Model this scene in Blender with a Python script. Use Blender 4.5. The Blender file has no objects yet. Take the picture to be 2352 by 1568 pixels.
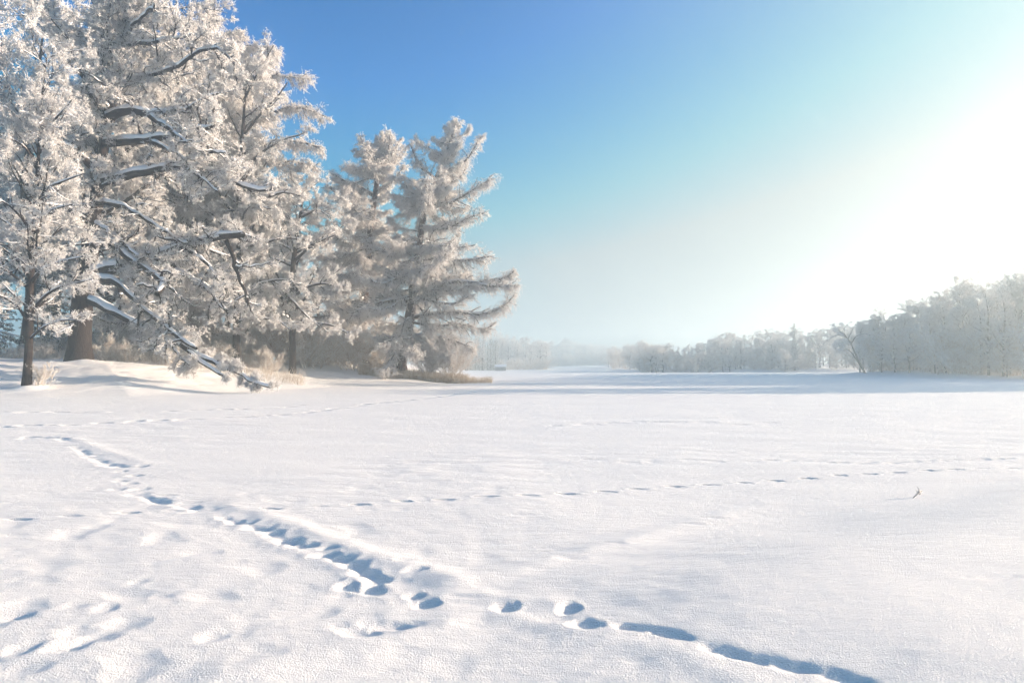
import bpy, math
import numpy as np
from math import radians, sin, cos, pi

# ------------------------------------------------------------------ camera, sky, sun, exposure
SC = bpy.context.scene
COL = SC.collection
F = 1568.0                      # focal length in units of a 2352 x 1568 frame (24 mm on 36 mm)
CAM_H = 1.6
PITCH = math.atan(54.0 / F)
cam_d = bpy.data.cameras.new('camera')
cam_d.lens = 24.0; cam_d.sensor_width = 36.0; cam_d.clip_start = 0.05; cam_d.clip_end = 6000
cam = bpy.data.objects.new('camera', cam_d); COL.objects.link(cam)
cam.location = (0, 0, CAM_H); cam.rotation_euler = (pi / 2 + PITCH, 0, 0)
SC.camera = cam

SUN_AZ, SUN_EL = radians(79), radians(12)      # azimuth measured from +Y (view) towards +X (right)
SD = np.array([sin(SUN_AZ) * cos(SUN_EL), cos(SUN_AZ) * cos(SUN_EL), sin(SUN_EL)])
SKY_STRENGTH = 0.10
HORIZON_GLOW = 0.68

def sky_world():
    w = bpy.data.worlds.new('World'); SC.world = w; w.use_nodes = True
    nt = w.node_tree; nt.nodes.clear(); N = nt.nodes.new; L = nt.links.new
    out = N('ShaderNodeOutputWorld'); bg = N('ShaderNodeBackground'); bg.inputs[1].default_value = SKY_STRENGTH
    sky = N('ShaderNodeTexSky'); sky.sky_type = 'NISHITA'; sky.sun_disc = False
    sky.sun_elevation = SUN_EL; sky.sun_rotation = SUN_AZ
    sky.air_density = 1.0; sky.dust_density = 1.2; sky.ozone_density = 3.0
    def M(op, a, b=0.0, c=0.0, clamp=False):
        n = N('ShaderNodeMath'); n.operation = op; n.use_clamp = clamp
        for k, v in enumerate((a, b, c)):
            if isinstance(v, (int, float)): n.inputs[k].default_value = v
            else: L(v, n.inputs[k])
        return n.outputs[0]
    gm = N('ShaderNodeGamma'); gm.inputs[1].default_value = 1.7; L(sky.outputs[0], gm.inputs[0])     # cold dry air: deeper blue
    hs = N('ShaderNodeHueSaturation'); hs.inputs['Saturation'].default_value = 1.3; hs.inputs['Value'].default_value = 0.40
    L(gm.outputs[0], hs.inputs['Color'])
    # ice mist high in the air: a white aureole round the sun, wider near the horizon (world directions only)
    tc = N('ShaderNodeTexCoord'); nrm = N('ShaderNodeVectorMath'); nrm.operation = 'NORMALIZE'; L(tc.outputs['Generated'], nrm.inputs[0])
    dot = N('ShaderNodeVectorMath'); dot.operation = 'DOT_PRODUCT'; dot.inputs[1].default_value = tuple(SD); L(nrm.outputs[0], dot.inputs[0])
    sep = N('ShaderNodeSeparateXYZ'); L(nrm.outputs[0], sep.inputs[0])
    low = M('POWER', M('MULTIPLY', M('SUBTRACT', 0.44, sep.outputs[2]), 1 / 0.29, clamp=True), 1.8)
    dd = M('MULTIPLY_ADD', low, HORIZON_GLOW, dot.outputs['Value'])
    f = M('POWER', M('MULTIPLY', M('SUBTRACT', dd, 0.03), 1 / 0.93, clamp=True), 2.5)
    mx = N('ShaderNodeMix'); mx.data_type = 'RGBA'; L(f, mx.inputs[0]); tn = N('ShaderNodeMix'); tn.data_type = 'RGBA'; tn.blend_type = 'MULTIPLY'; tn.inputs[0].default_value = 1; L(hs.outputs[0], tn.inputs[6]); tn.inputs[7].default_value = (.0, 1.32, 1.12, 1); mn = N('ShaderNodeVectorMath'); mn.operation = 'MINIMUM'; mn.inputs[1].default_value = (.2, 1.46, 1.98); L(tn.outputs[2], mn.inputs[0]); L(mn.outputs[0], mx.inputs[6]); mx.inputs[7].default_value = (1.36, 1.56, 1.60, 1)
    L(mx.outputs[2], bg.inputs[0]); L(bg.outputs[0], out.inputs[0])
sky_world()

sun_d = bpy.data.lights.new('sun', 'SUN'); sun_d.energy = 5.0; sun_d.angle = radians(0.55); sun_d.color = (1.0, 0.80, 0.61)
sun = bpy.data.objects.new('sun', sun_d); COL.objects.link(sun)
from mathutils import Vector
sun.rotation_euler = Vector(SD).to_track_quat('Z', 'Y').to_euler(); sun.location = (60, 20, 60)

SC.view_settings.view_transform = 'Standard'; SC.view_settings.look = 'None'
SC.view_settings.exposure = 1.83; SC.view_settings.gamma = 1.0
SC.render.engine = 'CYCLES'
cy = SC.cycles
cy.use_denoising = True; cy.denoiser = 'OPENIMAGEDENOISE'; cy.denoising_input_passes = 'RGB_ALBEDO_NORMAL'; cy.denoising_prefilter = 'ACCURATE'; cy.sample_clamp_indirect = 4.0; cy.max_bounces = 7; cy.diffuse_bounces = 6; cy.glossy_bounces = 2
cy.transmission_bounces = 5; cy.volume_bounces = 1; cy.transparent_max_bounces = 4
cy.use_adaptive_sampling = True; cy.adaptive_threshold = 0.004
FOG_DENSITY = 0.0039

# ------------------------------------------------------------------ pixel <-> place
def ray(px, py):
    a = (px - 1176.0) / F; b = (784.0 - py) / F
    return np.array([a, cos(PITCH) - b * sin(PITCH), sin(PITCH) + b * cos(PITCH)])
def at(px, py, Y):
    d = ray(px, py); return np.array([0, 0, CAM_H]) + d * (Y / d[1])
def on_ice(px, py, z=0.0):
    d = ray(px, py); return np.array([0, 0, CAM_H]) + d * ((z - CAM_H) / d[2])

# ------------------------------------------------------------------ object helpers
def nm(v):
    return v / np.maximum(np.linalg.norm(v, axis=-1, keepdims=True), 1e-9)

class MB:
    """collects vertex / face arrays and links them as ONE mesh object"""
    def __init__(self): self.v = []; self.q = []; self.t = []; self.qm = []; self.tm = []; self.n = 0
    def add(self, v, quads=None, tris=None, mat=0):
        v = np.asarray(v, dtype=np.float32).reshape(-1, 3)
        if quads is not None and len(quads):
            q = np.asarray(quads, dtype=np.int32).reshape(-1, 4) + self.n
            self.q.append(q); self.qm.append(np.full(len(q), mat, np.int32))
        if tris is not None and len(tris):
            t = np.asarray(tris, dtype=np.int32).reshape(-1, 3) + self.n
            self.t.append(t); self.tm.append(np.full(len(t), mat, np.int32))
        self.v.append(v); self.n += len(v)
    def build(self, name, mats, parent=None, origin=(0, 0, 0), smooth=True):
        v = np.concatenate(self.v) - np.asarray(origin, dtype=np.float32)
        q = np.concatenate(self.q) if self.q else np.zeros((0, 4), np.int32)
        t = np.concatenate(self.t) if self.t else np.zeros((0, 3), np.int32)
        mi = np.concatenate(self.qm + self.tm)
        me = bpy.data.meshes.new(name)
        me.vertices.add(len(v)); me.vertices.foreach_set('co', v.astype(np.float32).ravel())
        li = np.concatenate([q.ravel(), t.ravel()]).astype(np.int32)
        ls = np.concatenate([np.arange(len(q)) * 4, len(q) * 4 + np.arange(len(t)) * 3]).astype(np.int32)
        me.loops.add(len(li)); me.loops.foreach_set('vertex_index', li)
        me.polygons.add(len(ls)); me.polygons.foreach_set('loop_start', ls)
        me.polygons.foreach_set('material_index', mi)
        me.polygons.foreach_set('use_smooth', np.full(len(ls), smooth, dtype=bool))
        me.update(calc_edges=True)
        for m in (mats if isinstance(mats, (list, tuple)) else [mats]): me.materials.append(m)
        o = bpy.data.objects.new(name, me); COL.objects.link(o)
        if parent is not None: o.parent = parent
        return o

def thing(name, label, cat, loc=(0, 0, 0), group=None):
    o = bpy.data.objects.new(name, None); COL.objects.link(o); o.location = tuple(float(c) for c in loc)
    o.empty_display_size = 0.5
    o['label'] = label; o['category'] = cat
    if group: o['group'] = group
    return o

def copy_thing(src, loc, rot, scale, label=None, group=None):
    r = src.copy(); COL.objects.link(r)
    r.location = tuple(float(c) for c in loc); r.rotation_euler = (0, 0, rot); r.scale = scale
    if label: r['label'] = label
    if group: r['group'] = group
    for ch in list(src.children):
        c = ch.copy(); COL.objects.link(c); c.parent = r
        for g in list(ch.children):
            e = g.copy(); COL.objects.link(e); e.parent = c
    return r

# ------------------------------------------------------------------ materials
def mat(name):
    m = bpy.data.materials.new(name); m.use_nodes = True
    nt = m.node_tree
    return m, nt, nt.nodes['Principled BSDF'], nt.nodes.new, nt.links.new

def snow_ground_mat():
    m, nt, b, N, L = mat('snow')
    b.inputs['Base Color'].default_value = (0.91, 0.875, 0.855, 1)
    b.inputs['Roughness'].default_value = 0.55
    b.inputs['Specular IOR Level'].default_value = 0.35
    tc = N('ShaderNodeTexCoord')
    n1 = N('ShaderNodeTexNoise'); n1.inputs['Scale'].default_value = 90; n1.inputs['Detail'].default_value = 3; n1.inputs['Roughness'].default_value = 0.7
    n2 = N('ShaderNodeTexNoise'); n2.inputs['Scale'].default_value = 14; n2.inputs['Detail'].default_value = 5; n2.inputs['Roughness'].default_value = 0.6
    mp = N('ShaderNodeMapping'); mp.inputs['Scale'].default_value = (0.45, 1.0, 1.0)
    L(tc.outputs['Object'], n1.inputs['Vector']); L(tc.outputs['Object'], mp.inputs[0]); L(mp.outputs[0], n2.inputs['Vector'])
    b1 = N('ShaderNodeBump'); b1.inputs['Strength'].default_value = 1.0; b1.inputs['Distance'].default_value = 0.011
    b2 = N('ShaderNodeBump'); b2.inputs['Strength'].default_value = 1.0; b2.inputs['Distance'].default_value = 0.012
    L(n1.outputs[0], b1.inputs['Height']); L(n2.outputs[0], b2.inputs['Height'])
    L(b1.outputs[0], b2.inputs['Normal']); L(b2.outputs[0], b.inputs['Normal'])
    return m

def frost_mat(name, c1, c2, trans=0.35, scale=1.3):
    """rime covered twigs: diffuse with some light coming through the ice crystals"""
    m, nt, b, N, L = mat(name)
    nt.nodes.remove(b); out = nt.nodes['Material Output']
    tc = N('ShaderNodeTexCoord'); n = N('ShaderNodeTexNoise'); n.inputs['Scale'].default_value = scale; n.inputs['Detail'].default_value = 6
    n.inputs['Roughness'].default_value = 0.75
    L(tc.outputs['Object'], n.inputs['Vector'])
    r = N('ShaderNodeValToRGB'); r.color_ramp.elements[0].position = 0.38; r.color_ramp.elements[0].color = (*c1, 1)
    r.color_ramp.elements[1].position = 0.55; r.color_ramp.elements[1].color = (*c2, 1)
    L(n.outputs[0], r.inputs[0])
    d = N('ShaderNodeBsdfDiffuse'); t = N('ShaderNodeBsdfTranslucent'); mx = N('ShaderNodeMixShader'); mx.inputs[0].default_value = trans
    L(r.outputs[0], d.inputs[0]); L(r.outputs[0], t.inputs[0]); L(d.outputs[0], mx.inputs[1]); L(t.outputs[0], mx.inputs[2])
    L(mx.outputs[0], out.inputs[0])
    return m

def bark_mat(name, c1, c2, rime=0.0):
    m, nt, b, N, L = mat(name)
    b.inputs['Roughness'].default_value = 0.9; b.inputs['Specular IOR Level'].default_value = 0.15
    tc = N('ShaderNodeTexCoord'); mp = N('ShaderNodeMapping'); mp.inputs['Scale'].default_value = (6, 6, 1.4)
    n = N('ShaderNodeTexNoise'); n.inputs['Scale'].default_value = 2.2; n.inputs['Detail'].default_value = 7; n.inputs['Roughness'].default_value = 0.7
    L(tc.outputs['Object'], mp.inputs[0]); L(mp.outputs[0], n.inputs['Vector'])
    r = N('ShaderNodeValToRGB'); r.color_ramp.elements[0].position = 0.35; r.color_ramp.elements[0].color = (*c1, 1)
    r.color_ramp.elements[1].position = 0.65; r.color_ramp.elements[1].color = (*c2, 1)
    if rime:
        e = r.color_ramp.elements.new(1 - rime); e.color = (*c2, 1)
        e = r.color_ramp.elements.new(min(1 - rime + 0.04, 1)); e.color = (0.7, 0.7, 0.72, 1)
    L(n.outputs[0], r.inputs[0]); L(r.outputs[0], b.inputs['Base Color'])
    bp = N('ShaderNodeBump'); bp.inputs['Strength'].default_value = 0.8; bp.inputs['Distance'].default_value = 0.12
    L(n.outputs[0], bp.inputs['Height']); L(bp.outputs[0], b.inputs['Normal'])
    return m

M_SNOW = snow_ground_mat()
M_BSNOW = frost_mat('branch_snow', (0.84, 0.85, 0.88), (0.88, 0.88, 0.90), 0.12)
M_FROST = frost_mat('rime_frost', (0.87, 0.85, 0.845), (0.95, 0.945, 0.945), 0.5)
M_FROSTW = frost_mat('rime_frost_warm', (0.88, 0.85, 0.83), (0.95, 0.94, 0.93), 0.5, 0.9)
M_TWIG = frost_mat('rimed_twig', (0.52, 0.46, 0.43), (0.88, 0.85, 0.84), 0.4, 2.5)
M_BARK = bark_mat('oak_bark', (0.010, 0.008, 0.008), (0.048, 0.034, 0.028), 0.22)
M_BARKR = bark_mat('larch_bark', (0.03, 0.018, 0.015), (0.09, 0.05, 0.036), 0.25)
M_NEEDLE = frost_mat('spruce_needle', (0.035, 0.055, 0.025), (0.10, 0.12, 0.05), 0.15)
M_REED = frost_mat('dry_reed', (0.50, 0.37, 0.22), (0.80, 0.72, 0.62), 0.35, 3.0)
M_SHRUB = frost_mat('dry_shrub_twig', (0.55, 0.46, 0.38), (0.88, 0.84, 0.79), 0.42, 1.2)

# ------------------------------------------------------------------ noise
def _hash(ix, iy, s):
    h = (ix.astype(np.int64) * 374761393 + iy.astype(np.int64) * 668265263 + s * 974634777) & 0xFFFFFFFF
    h = ((h ^ (h >> 13)) * 1274126177) & 0xFFFFFFFF
    h = (h ^ (h >> 16)) & 0xFFFF
    return h * (2 * pi / 65536.0)
def perlin(x, y, s=0):
    x0 = np.floor(x); y0 = np.floor(y); fx = x - x0; fy = y - y0
    u = fx * fx * fx * (fx * (fx * 6 - 15) + 10); v = fy * fy * fy * (fy * (fy * 6 - 15) + 10)
    def g(ix, iy, dx, dy):
        a = _hash(ix, iy, s); return np.cos(a) * dx + np.sin(a) * dy
    a = g(x0, y0, fx, fy); b = g(x0 + 1, y0, fx - 1, fy); c = g(x0, y0 + 1, fx, fy - 1); d = g(x0 + 1, y0 + 1, fx - 1, fy - 1)
    return (a + (b - a) * u) * (1 - v) + (c + (d - c) * u) * v
def fbm(x, y, o=4, s=0, gain=0.5, res=None, f0=1.0):
    """res = spacing of the mesh there: octaves too fine for it fade out"""
    r = 0; a = 1.0
    for k in range(o):
        t = .5 + .9 * k; c, q = cos(t), sin(t); X = (x * c - y * q) * 2 ** k + 17.3 * k; Y = (x * q + y * c) * 2 ** k - 9.1 * k
        p = perlin(X, Y, s + k)
        if res is not None: p = p * np.clip(2.2 - 5.0 * f0 * 2 ** k * res, 0, 1)
        r = r + a * p; a *= gain
    return r
def sstep(a, b, x):
    t = np.clip((x - a) / (b - a), 0, 1); return t * t * (3 - 2 * t)

# ------------------------------------------------------------------ the ground
SHORE_PX = [(-900, 940), (-300, 922), (0, 912), (300, 911), (640, 895), (800, 885), (1000, 881), (1085, 874)]
SHORE = [on_ice(*p)[:2] for p in SHORE_PX] + [np.array([-1.5, 78.0]), np.array([-6.0, 100.0]), np.array([-10.0, 150.0]), np.array([-16., 230.]), np.array([-10, 330.]), np.array([10., 365.])]
SHORE = np.array([SHORE[0] + [-200, -60]] + SHORE)
# right hand shore, from the far end back towards the camera
RSHORE = np.array([[10., 365.], [26., 230.], [30., 152.], [80., 142.], [47., 104.], [53., 90.], [59., 78.], [66., 52.], [95., 44.], [300., 38.]])

def seg_dist(x, y, poly):
    """distance to a polyline and side (+ = left of its direction)"""
    best = np.full(x.shape, 1e9); side = np.zeros(x.shape)
    for a, b in zip(poly[:-1], poly[1:]):
        dx, dy = b - a; l2 = dx * dx + dy * dy
        t = np.clip(((x - a[0]) * dx + (y - a[1]) * dy) / l2, 0, 1)
        qx = x - a[0] - t * dx; qy = y - a[1] - t * dy
        d = np.hypot(qx, qy); s = dx * (y - a[1]) - dy * (x - a[0])
        m = d < best; best = np.where(m, d, best); side = np.where(m, np.sign(s), side)
    return best, side

def bank(x, y):
    x = np.asarray(x, float); y = np.asarray(y, float)
    d1, s1 = seg_dist(x, y, SHORE); d1 = d1 * s1 + 0.8 * perlin(x * .23, y * .23, 7)
    d2, s2 = seg_dist(x, y, RSHORE); d2 = d2 * s2 + 0.8 * perlin(x * .2, y * .2, 8)
    z = 0.12 * sstep(-1.5, 3.0, d1) + 1.5 * sstep(-.5, 13.0, d1) + 0.5 * sstep(7, 22, d1) + 1.5 * sstep(30, 120, d1)
    z = z + 0.35 * sstep(-0.5, 3.0, d2) + 0.6 * sstep(2, 10, d2) + 1.5 * sstep(10, 60, d2)
    und = sstep(0.0, 5, np.maximum(d1, d2))
    z = z + und * (0.14 * fbm(x * .35, y * .35, 3, 11))
    return z

MOUNDS = []          # (x, y, height, radius)  snow banked up round trunks
PITS = []            # (x, y, depth, rx, ry, angle)

def P_(px, py, dep, w, h, ang=None, slope=0.0):
    """a pit whose centre is seen at px,py and which measures w (across) by h (in depth), metres"""
    p = on_ice(px, py); PITS.append((p[0], p[1], dep * (.18 if (px > 500 or py < 1330) else .15), w * .64, h * .54, slope))

rg = np.random.default_rng(5)
# the deep wandering trail of half filled footprints
for px, py, dep, w, h, a in [
    (80,1003,.04,.18,.10,0),(104,1007,.05,.2,.10,0),(135,1006,.05,.2,.1,0),(150,1013,.06,.2,.12,0),(166,1011,.06,.16,.1,0),(172,1028,.09,.2,.14,0),(196,1038,.1,.2,.14,-.2),(206,1049,.1,.2,.15,-.3),
    (226,1046,.08,.16,.12,0),(232,1058,.12,.24,.16,-.3),(252,1066,.14,.24,.2,0),(276,1070,.15,.3,.24,0),(308,1071,.15,.28,.18,0),(326,1068,.1,.18,.12,.3),
    (280,1081,.11,.16,.12,0),(308,1091,.12,.17,.12,0),(277,1102,.12,.14,.12,0),(298,1108,.12,.15,.12,0),(268,1122,.12,.15,.14,.5),(320,1122,.12,.2,.12,-.3),
    (312,1134,.13,.22,.15,-.1),(380,1138,.12,.18,.11,-.2),(352,1147,.13,.2,.14,-.2),(368,1151,.13,.22,.14,-.3),(436,1154,.13,.22,.12,-.2),(430,1163,.12,.18,.12,-.3),(458,1172,.15,.22,.14,-.3),(505,1168,.1,.24,.08,-.1),
    (516,1190,.13,.12,.12,0),(552,1200,.15,.2,.14,-.3),(592,1212,.12,.22,.14,-.4),(626,1220,.1,.16,.12,-.4),(660,1240,.17,.2,.17,-.4),(695,1252,.17,.2,.15,-.3),(756,1260,.1,.14,.08,-.2),
    (748,1275,.13,.16,.14,-.3),(784,1284,.14,.16,.14,-.4),(812,1298,.15,.16,.16,-.6),(835,1316,.15,.15,.17,-.6),(862,1330,.17,.16,.16,-.3),(905,1334,.06,.2,.1,0),(925,1290,.06,.1,.09,0),
    (798,1346,.17,.12,.15,0),(848,1350,.19,.15,.15,0),(955,1311,.10,.14,.10,-.2),(955,1368,.1,.1,.1,0),(978,1388,.12,.13,.12,.4),(1068,1375,.06,.22,.06,0),(1160,1398,.15,.12,.13,0),
    (1306,1402,.14,.10,.16,0),(1345,1445,.14,.13,.14,0),(1280,1428,.04,.2,.1,0),
    (1740,1535,.04,.16,.10,-.4),
    
    (820,1452,.12,.22,.14,.5),(880,1438,.10,.24,.12,.35),(940,1436,.06,.2,.12,.2),
    (40,1414,.10,.16,.12,0),(175,1450,.09,.14,.14,0),(215,1470,.11,.16,.14,-.4),(160,1488,.12,.16,.18,-.4),(45,1496,.10,.14,.18,0),(245,1396,.08,.1,.14,0),(485,1468,.07,.1,.14,0),(375,1366,.07,.13,.1,0),(315,1336,.06,.1,.12,0),(170,1390,.06,.12,.12,0),
    (60,1540,.07,.2,.14,0),(560,1420,.04,.16,.1,0),(790,1365,.05,.12,.08,0),
    (892,1069,.08,.22,.12,0),(40,1232,.05,.2,.1,0),(220,1212,.05,.2,.1,0),(1405,1249,.07,.2,.07,.2),(1590,1202,.05,.22,.08,.2),(1310,1283,.05,.18,.1,.1),(1640,1188,.05,.25,.08,0),
    (2290,1363,.06,.35,.10,-.1),(2050,1250,.03,.5,.1,0),(2070,1305,.02,.5,.2,0),(1200,1182,.06,.25,.07,0)]:
    P_(px, py, dep, w * 1.0, h * 1.1, slope=a)
# the straight line of an animal's bounding prints
TRK = [(40,1193),(165,1186),(290,1177),(405,1173),(620,1170),(733,1164),(822,1160),(922,1152),(1018,1149),(1115,1142),(1210,1139),(1298,1134),(1388,1129),(1466,1122),(1550,1116),(1628,1112),(1707,1107),(1780,1102),(1855,1098),(1928,1092),(1995,1089),(2062,1086),(2135,1082),(2194,1080),(2262,1077),(2325,1075),(2390,1073)]
for k, (px, py) in enumerate(TRK):
    g = .3 if px < 900 and k % 2 else 1.0
    P_(px, py, .22 * g + .04, .17 + .04 * rg.random(), .065, slope=.05)

TRAILS = [([(-60,946),(100,947),(300,946),(450,942),(600,938),(700,930)], .05, .22, .55),
          ([(-60,982),(120,976),(330,968),(520,960),(700,948),(800,935),(900,922),(1000,912),(1100,898),(1160,893),(1235,886)], .07, .24, .5),
          ([(1230,888),(1150,879),(1050,880),(1400,890)], .03, .3, .9),
          ([(1330,880),(1480,884),(1660,892)], .03, .3, .9),
          ([(1780,1055),(1860,1058),(1980,1064),(2070,1062),(2150,1057),(2352,1054),(2420,1053)], .018, .10, .16),
          ([(1350,1056),(1500,1058),(1650,1059),(1780,1060)], .01, .15, .5),
          ([(60,1004),(110,1008),(160,1010)], .05, .14, .2),
          ([(1220,978),(1450,968),(1800,972)], .03, .3, .7)]
for pts, dep, rad, stp in TRAILS:
    W = np.array([on_ice(*p)[:2] for p in pts]); s = np.r_[0, np.cumsum(np.hypot(*np.diff(W, axis=0).T))]
    q = 0.0; k = 0
    while q < s[-1]:
        x = np.interp(q, s, W[:, 0]); y = np.interp(q, s, W[:, 1])
        PITS.append((x + rg.normal() * rad * .4, y + rg.normal() * rad * .8, dep * rg.uniform(.5, 1.3), rad * rg.uniform(.8, 1.3), rad * rg.uniform(.6, 1.), 0.0))
        q += stp * rg.uniform(.6, 1.4); k += 1

RIDGES = [([(520,1165),(600,1182),(680,1208),(760,1240),(830,1270),(900,1288),(980,1312),(1040,1335)], .06, .16),
          ([(480,1180),(560,1212),(640,1250),(730,1285),(790,1312),(820,1330)], .02, .10),
          ([(900,1368),(1000,1372),(1110,1368),(1180,1376),(1260,1384)], .035, .10),
          ([(900,1410),(1000,1400),(1090,1410),(1200,1428),(1330,1462),(1450,1490),(1560,1520),(1700,1580),(1800,1620)], .022, .13),
          ([(520,1560),(700,1510),(900,1470),(1020,1445)], .045, .18),
          ([(1000,1345),(1200,1308),(1400,1252),(1600,1196),(1760,1155)], .03, .16),
          ([(170,1005),(240,1035),(330,1062)], .03, .15),
          ([(505,1186),(560,1203),(620,1222),(655,1238),(700,1254)], -.05, .085), ([(735,1272),(800,1292),(845,1318),(872,1332)], -.055, .075), ([(175,1030),(215,1050),(255,1068),(325,1070)], -.05, .13),
          ([(312,1134),(365,1150),(430,1164),(470,1172)], -.045, .09), ([(1430,1452),(1505,1463),(1580,1484)], -.06, .06), ([(1640,1508),(1720,1530),(1850,1560),(1980,1596)], -.062, .085), ([(800,1455),(850,1440),(900,1434),(950,1440)], -.03, .07)]

def ground_z(x, y, detail=True):
    x = np.asarray(x, float); y = np.asarray(y, float)
    z = bank(x, y)
    for mx, my, mh, mr in MOUNDS:
        z = z + mh * np.exp(-((x - mx) ** 2 + (y - my) ** 2) / (2 * mr * mr))
    if not detail: return z
    shp = x.shape; X = x.ravel(); Y = y.ravel(); Z = np.array(z, float).ravel()
    R = np.hypot(X, Y)
    near = R < 70
    xn = X[near]; yn = Y[near]; wx = xn + .5 * perlin(xn * .3, yn * .3, 3)
    rs = np.hypot(xn, yn) * .0042
    # broad undulation, wind ripples running across the view, small crust
    zz = 0.03 * fbm(xn * .28, yn * .5, 3, 21)
    patch = sstep(-.25, .35, perlin(xn * .16, yn * .22, 31))
    calm = 1 - .75 * sstep(.2, 2.2, xn - .25 * yn + 1.2) * sstep(14, 9, yn)
    zz += 0.020 * calm * patch * fbm(wx * 1.1, yn * 2.6, 4, 41, .55, rs, 2.)
    zz += 0.004 * calm * fbm(wx * 5.0, yn * 8.0, 3, 51, .6, rs, 6.5)
    bumps = np.clip(perlin(xn * 2.3, yn * 2.8, 61) - .12, 0, 1)
    left = sstep(1.0, -4.0, xn - yn * .15)
    zz -= 0.042 * bumps * (0.15 + .85 * left) * sstep(14, 4, np.hypot(xn, yn)) * 1.2
    # the low smooth drift that fills the right foreground
    A = on_ice(1000, 1352)[:2]; B = on_ice(2352, 1097)[:2]; e = (B - A) / np.hypot(*(B - A))
    sd = -(e[0] * (yn - A[1]) - e[1] * (xn - A[0])); al = e[0] * (xn - A[0]) + e[1] * (yn - A[1])
    zz += 0.12 * sstep(-.2, 1.5, sd + .15 * perlin(xn * .9, yn * .9, 71)) * sstep(-.6, 2.5, al)
    Z[near] += zz
    for pts, hh, ww in RIDGES:
        W = np.array([on_ice(*p)[:2] for p in pts]); m = np.flatnonzero((X > W[:, 0].min() - 1) & (X < W[:, 0].max() + 1) & (Y > W[:, 1].min() - 1) & (Y < W[:, 1].max() + 1))
        d, _ = seg_dist(X[m], Y[m], W)
        if hh > 0: Z[m] += .42 * hh * np.exp(-(d / ww) ** 2) * (1 + .5 * perlin(X[m] * 2, Y[m] * 2, 81))
        else:
            d = d + .05 * perlin(X[m] * 6, Y[m] * 6, 82); Z[m] += .42 * hh * np.exp(-(d / (ww * .62)) ** 2) * (np.clip(.7 + 1.9 * perlin(X[m] * 4.2, Y[m] * 4.2, 83), 0, 1.5) if hh > -.058 else 1 + .9 * perlin(X[m] * 5, Y[m] * 5, 84) + .5 * perlin(X[m] * 13, Y[m] * 13, 85))
    for cx, cy_, dep, rx, ry, sl in PITS:
        rr = max(rx, ry) * 2.6; m = np.flatnonzero((np.abs(X - cx) < rr) & (np.abs(Y - cy_) < rr))
        if not len(m): continue
        dx = X[m] - cx; dy = Y[m] - cy_; an = math.atan(sl) * -1.0
        wob = 1 + .9 * perlin(X[m] * 7 + cx, Y[m] * 7, 91) + .3 * perlin(X[m] * 21, Y[m] * 21, 92)
        u = (dx * cos(an) + dy * sin(an)) / rx; v = (-dx * sin(an) + dy * cos(an)) / ry
        q = (u * u + v * v) * wob
        # steep on the sunward side, softly filled on the other; a faint raised rim
        Z[m] += -dep * np.exp(-q ** 1.5 * 1.3) + dep * .12 * np.exp(-((np.sqrt(q) - 1.5) / .45) ** 2)
    return Z.reshape(shp)

# ------------------------------------------------------------------ trees: growing code (all arrays)
class G:
    pass
def resample(pts, K):
    pts = np.asarray(pts, float); s = np.r_[0, np.cumsum(np.linalg.norm(np.diff(pts[:, :3], axis=0), axis=1))]
    t = np.linspace(0, s[-1], K)
    # smooth the corners: interpolate, then blur once
    o = np.stack([np.interp(t, s, pts[:, c]) for c in range(pts.shape[1])], 1)
    if K > 6:
        b = o.copy(); b[1:-1] = .25 * o[:-2] + .5 * o[1:-1] + .25 * o[2:]; o = b
    return o

def tubes(mb, P, R, S=3, m=0, zoff=0.0, flat=1.0):
    N, K = P.shape[:2]
    if N == 0: return
    T = nm(np.gradient(P, axis=1))
    mean = nm(P[:, -1] - P[:, 0])
    ref = np.where(np.abs(mean[:, 2:3]) < .85, np.array([[0, 0, 1.]]), np.array([[1., 0, 0]]))[:, None, :]
    A = nm(np.cross(T, np.broadcast_to(ref, T.shape))); B = np.cross(T, A)
    an = np.arange(S) * 2 * pi / S + pi / 2
    V = P[:, :, None, :] + R[:, :, None, None] * (np.cos(an)[None, None, :, None] * A[:, :, None, :] + flat * np.sin(an)[None, None, :, None] * B[:, :, None, :])
    base = (np.arange(N)[:, None, None] * K + np.arange(K - 1)[None, :, None]) * S
    j = np.arange(S)[None, None, :]; j2 = (j + 1) % S
    Q = np.stack([base + j, base + j2, base + S + j2, base + S + j], -1)
    mb.add(V, quads=Q, mat=m)

def snow_on(mb, P, R, S=4, k=1.0, rng=None, add=0.012, m=0):
    T = nm(np.gradient(P, axis=1)); hz = np.sqrt(np.clip(1 - T[..., 2] ** 2, 0, 1))
    w = hz ** 1.5
    nz = np.ones(R.shape) if rng is None else rng.uniform(.5, 1.2, R.shape)
    for _ in range(3 if R.shape[1] > 20 else 0): nz[:, 1:-1] = (nz[:, :-2] + nz[:, 1:-1] + nz[:, 2:]) / 3
    Rs = (R * .92 * k + add) * w * nz + .002
    Pc = P.copy(); Pc[..., 2] += R * .62 * w + Rs * .35
    Rs[:, 0] *= .3; Rs[:, -1] *= .3
    tubes(mb, Pc, Rs, S, m)

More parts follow.
